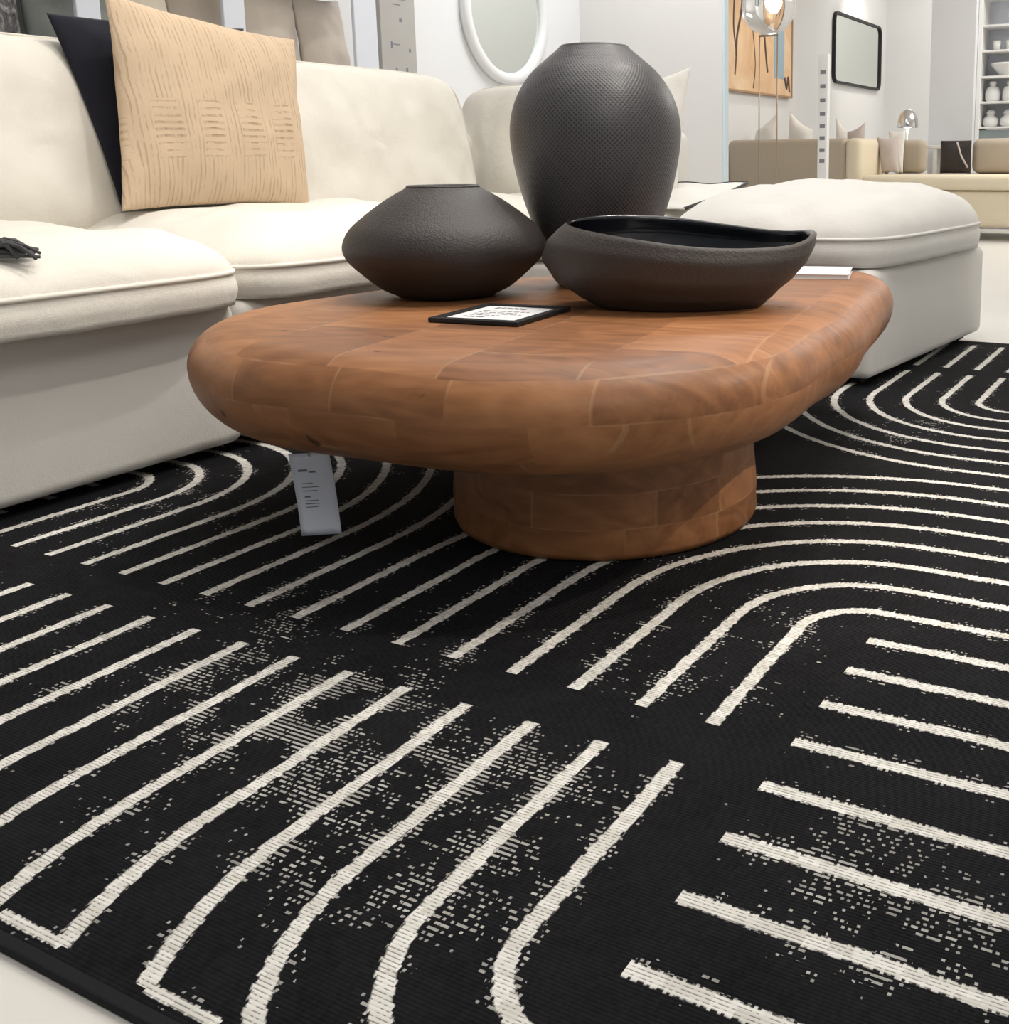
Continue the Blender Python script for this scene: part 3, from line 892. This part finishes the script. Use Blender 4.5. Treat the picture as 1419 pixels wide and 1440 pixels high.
def far_pillow(x, y, z, w, h, mat, label, seed, tilt=10, rz=0, corners=None, T=.13, pinch=.09):
    o = obj('scatter_cushion', throw_pillow(w, h, T, pinch, seed=seed, corners=corners, M=16), M[mat], None, True, (x, y, z), (math.radians(-tilt), 0, rz))
    tag(o, label, 'pillow', 'pillows on the far sofa')
far_pillow(-2.00, 8.46, .465, .38, .60, 'offwhite', 'pale pointed pillow on the far sofa, leftmost below the painting', 31, corners=[(0, 0), (0, 0), (-.06, .08), (.1, -.12)])
far_pillow(-1.62, 8.50, .465, .36, .60, 'offwhite', 'off white pillow on the far sofa between the lamp poles', 32, corners=[(0, 0), (0, 0), (-.1, -.12), (.02, .06)])
far_pillow(-1.34, 8.86, .465, .20, .56, 'offwhite', 'white pointed pillow on the far sofa behind the marked post', 33, corners=[(0, 0), (0, 0), (-.05, -.10), (0, .04)])
far_pillow(-1.15, 8.60, .465, .17, .52, 'lilac', 'lilac grey pillow peeking over the far sofa back', 34, corners=[(0, 0), (0, 0), (.0, .03), (0, -.06)])
far_pillow(-.80, 8.74, .532, .16, .40, 'offwhite', 'narrow white pillow on the far chaise behind the lilac one', 35, T=.08)
far_pillow(-.80, 8.52, .535, .17, .33, 'lilac', 'lilac grey pillow standing on the far chaise against the arm', 36, tilt=5, corners=[(.03, 0), (.02, 0), (0, 0), (-.03, 0)], T=.11)
bx = thing('leather_cushion', 'dark brown leather cushion standing on the far chaise', 'cushion', (-.21, 8.58, .534))
obj('cover', throw_pillow(.27, .285, .09, .015, seed=40, M=16), M['dkbrown'], bx)
obj('strap', tube([(.02, -.052, .27), (.06, -.054, .15), (.115, -.035, .05)], .008, 6), M['lilac'], bx)

st = thing('console_table', 'white console table behind the far sofa', 'table', (-.70, 9.16, FZ))
obj('table_top', newbox(-.36, .33, -.11, .11, .765, .795, bevel=.004), M['white'], st, False)
for x in (-.33, .19, .29):
    for y in (-.085, .085): obj('leg', newbox(x - .018, x + .018, y - .018, y + .018, 0, .766, bevel=.003), M['white'], st, False)
tl = thing('table_lamp', 'small chrome dome table lamp on the white console', 'lamp', (-.80, 9.16, FZ + .795))
obj('lamp_base', lathe([(0, 0), (.05, 0), (.05, .012), (.012, .02), (.010, .22), (0, .222)], 32), M['chrome'], tl)
obj('lamp_shade', lathe([(.098, .17), (.10, .19), (.092, .25), (.07, .30), (.035, .335), (0, .345), (0, .34), (.03, .328), (.066, .293), (.087, .245), (.094, .19)], 40), M['chrome'], tl)
obj('bulb', lathe([(0, .16), (.025, .168), (.034, .19), (.028, .215), (0, .23)], 20), M['bulb'], tl)

# ------------------------------------------------------------------ shelf unit at the far right
su = thing('shelving_unit', 'tall white open shelving unit at the right edge', 'shelf', (.3, 9.65, FZ))
for x0, x1 in ((-.245, -.205), (.86, .90)): part('side_panel', su, 'white', x0, x1, 9.5, 9.85, FZ, 2.9)
for z in (.955, 1.19, 1.425, 1.66, 1.89, 2.15, 2.45): part('shelf_board', su, 'white', -.206, .861, 9.505, 9.85, z - .02, z)
part('back_panel', su, 'cool', -.206, .861, 9.835, 9.848, .95, 2.88, bevel=0)
part('cabinet_front', su, 'slate', -.206, .861, 9.52, 9.84, .05, .925)
def jar(x, z, k, label, mat='white'):
    pr = [[(0, 0), (.05, 0), (.068, .02), (.07, .09), (.055, .13), (.026, .145), (.026, .155), (.034, .165), (.03, .185), (0, .195)],
          [(0, 0), (.055, 0), (.075, .03), (.072, .075), (.04, .10), (.034, .115), (.044, .13), (.03, .155), (0, .165)]][k]
    o = obj('ceramic_jar', lathe(pr, 32), M[mat], None, True, (x, 9.64, FZ + z + .01))
    tag(o, label, 'jar', 'white jars on the shelving unit')
jar(-.115, 1.19, 0, 'white lidded jar on the far right shelves, upper row left')
jar(.045, 1.19, 0, 'white lidded jar on the far right shelves, upper row at the frame edge')
jar(-.125, .955, 1, 'round white jar on the far right shelves, lower row left')
jar(.035, .955, 1, 'round white jar on the far right shelves, lower row middle')
o = obj('ceramic_jar', lathe([(0, 0), (.05, 0), (.06, .03), (.058, .1), (.03, .13), (0, .135)], 32), M['frame_wood'], None, True, (.175, 9.62, FZ + .965))
tag(o, 'tan jar on the lower row of the far right shelves', 'jar')
o = obj('serving_bowl', lathe([(0, 0), (.08, 0), (.09, .01), (.17, .10), (.175, .12), (.165, .12), (.085, .03), (0, .025)], 48), M['white'], None, True, (0.03, 9.66, FZ + 1.435))
tag(o, 'wide white serving bowl on the far right shelves above the jars', 'bowl')
for k, x in enumerate((-.09, .03)):
    o = obj('cup', lathe([(0, 0), (.03, 0), (.036, .09), (.034, .09), (.028, .006), (0, .006)], 24), M['white'], None, True, (x, 9.62, FZ + 1.67))
    tag(o, ['small white cup on the far right shelves above the bowl, left one', 'small white cup on the far right shelves above the bowl, right one'][k], 'cup', 'cups on the upper shelf')

# ------------------------------------------------------------------ light
def area(name, loc, size, power, color=(1, .96, .9), aim=None, sy=None):
    l = bpy.data.lights.new(name, 'AREA'); l.energy = power; l.color = color; l.size = size
    if sy: l.shape = 'RECTANGLE'; l.size_y = sy
    o = bpy.data.objects.new(name, l); COL.objects.link(o); o.location = loc
    if aim is not None: o.rotation_euler = (Vector(aim) - Vector(loc)).to_track_quat('-Z', 'Y').to_euler()
    return o
def spot(name, loc, aim, power, deg=50, blend=.6, r=.05, color=(1, .93, .84)):
    l = bpy.data.lights.new(name, 'SPOT'); l.energy = power; l.color = color; l.spot_size = math.radians(deg); l.spot_blend = blend; l.shadow_soft_size = r
    o = bpy.data.objects.new(name, l); COL.objects.link(o); o.location = loc
    o.rotation_euler = (Vector(aim) - Vector(loc)).to_track_quat('-Z', 'Y').to_euler()
    return o
area('ceiling_fill', (.9, 1.4, 3.25), 2.4, 62, (1, .97, .93), (.9, 1.4, 0))  # broad soft fill added over the seating group
area('ceiling_fill', (1.5, 9.0, 3.25), 3.0, 235, (1, .96, .9), (1.2, 9.0, 0))  # added fill that brightens the background
area('ceiling_fill', (3.6, -1.5, 3.25), 2.0, 85, (1, .97, .93), (3.2, -1.0, 0))  # added fill for the near floor and front faces
area('ceiling_fill', (-.9, 12.0, 3.25), 1.2, 24, (1, .96, .9), (-1.2, 12.0, 0))  # added fill on the far wall, which the framed mirror reflects
area('ceiling_fill', (-1.0, 4.6, 3.25), 1.0, 48, (.95, .97, 1), (-1.2, 4.6, 0))  # cool fill added for the left wall and partition
spot('ceiling_spotlight', (.35, 1.3, 3.2), (-.6, 1.1, .6), 62, 60, .7)
spot('ceiling_spotlight', (.3, .2, 3.2), (-.6, .4, .5), 45, 60, .7)
spot('ceiling_spotlight', (2.2, .95, 3.2), (1.0, .85, .3), 110, 50, .7)
spot('ceiling_spotlight', (4.0, 2.3, 3.2), (1.26, .82, .02), 360, 17, .6, .035, (1, .88, .74))
spot('ceiling_spotlight', (1.2, 2.2, 3.2), (.75, 1.0, .4), 90, 50, .7)
spot('ceiling_spotlight', (1.5, 3.3, 3.2), (.6, 2.6, .5), 34, 60, .7)
spot('ceiling_spotlight', (-1.3, 8.9, 3.2), (-2.15, 8.9, 1.7), 50, 60, .7)
spot('ceiling_spotlight', (-1.2, 11.6, 3.2), (-2.15, 11.9, 1.9), 60, 60, .7)
spot('ceiling_spotlight', (-.9, 2.3, 3.2), (-1.8, 2.3, 1.2), 40, 60, .7)

w = bpy.data.worlds.new('World'); SC.world = w; w.use_nodes = True
w.node_tree.nodes['Background'].inputs[0].default_value = (.9, .95, 1, 1); w.node_tree.nodes['Background'].inputs[1].default_value = .22

# ------------------------------------------------------------------ camera
cam = bpy.data.cameras.new('camera'); co = bpy.data.objects.new('camera', cam); COL.objects.link(co)
Rv, Uv, Fv = Vector((.891, .454, -.009)), Vector((-.070, .156, .985)), Vector((-.449, .877, -.170))
CAM_R = [[0.0] * 3 for _ in range(3)]
f, cx, cy, pitch, roll, yaw, H, ox, oy = 1496.4, 950.8, 481.8, .171, -.009, .473, .6819, -1.2499, 1.757
def cam_axes():
    cp, sp = math.cos(pitch), math.sin(pitch)
    fw, up, r = Vector((0, cp, -sp)), Vector((0, sp, cp)), Vector((1, 0, 0))
    r2 = r * math.cos(roll) + up * math.sin(roll); u2 = up * math.cos(roll) - r * math.sin(roll)
    a = Vector((math.sin(yaw), math.cos(yaw))); b = Vector((math.cos(yaw), -math.sin(yaw)))
    g = lambda d: Vector((d.x * b.x + d.y * b.y, d.x * a.x + d.y * a.y, d.z))
    C = Vector((-(ox * b.x + oy * b.y), -(ox * a.x + oy * a.y), H))
    return C, g(r2), g(u2), g(fw)
C_, R_, U_, F_ = cam_axes()
mw = Matrix((R_, U_, -F_)).transposed().to_4x4(); mw.translation = C_
co.matrix_world = mw
cam.sensor_width = 36; cam.sensor_fit = 'AUTO'
cam.lens = f / 1440 * 36
cam.shift_x = (1419 / 2 - cx) / 1440
cam.shift_y = (cy - 1440 / 2) / 1440
cam.clip_start = .05
SC.camera = co
SC.view_settings.view_transform = 'Standard'; SC.view_settings.look = 'None'
SC.view_settings.exposure = 0.0; SC.view_settings.gamma = 1; SC.view_settings.use_curve_mapping = False
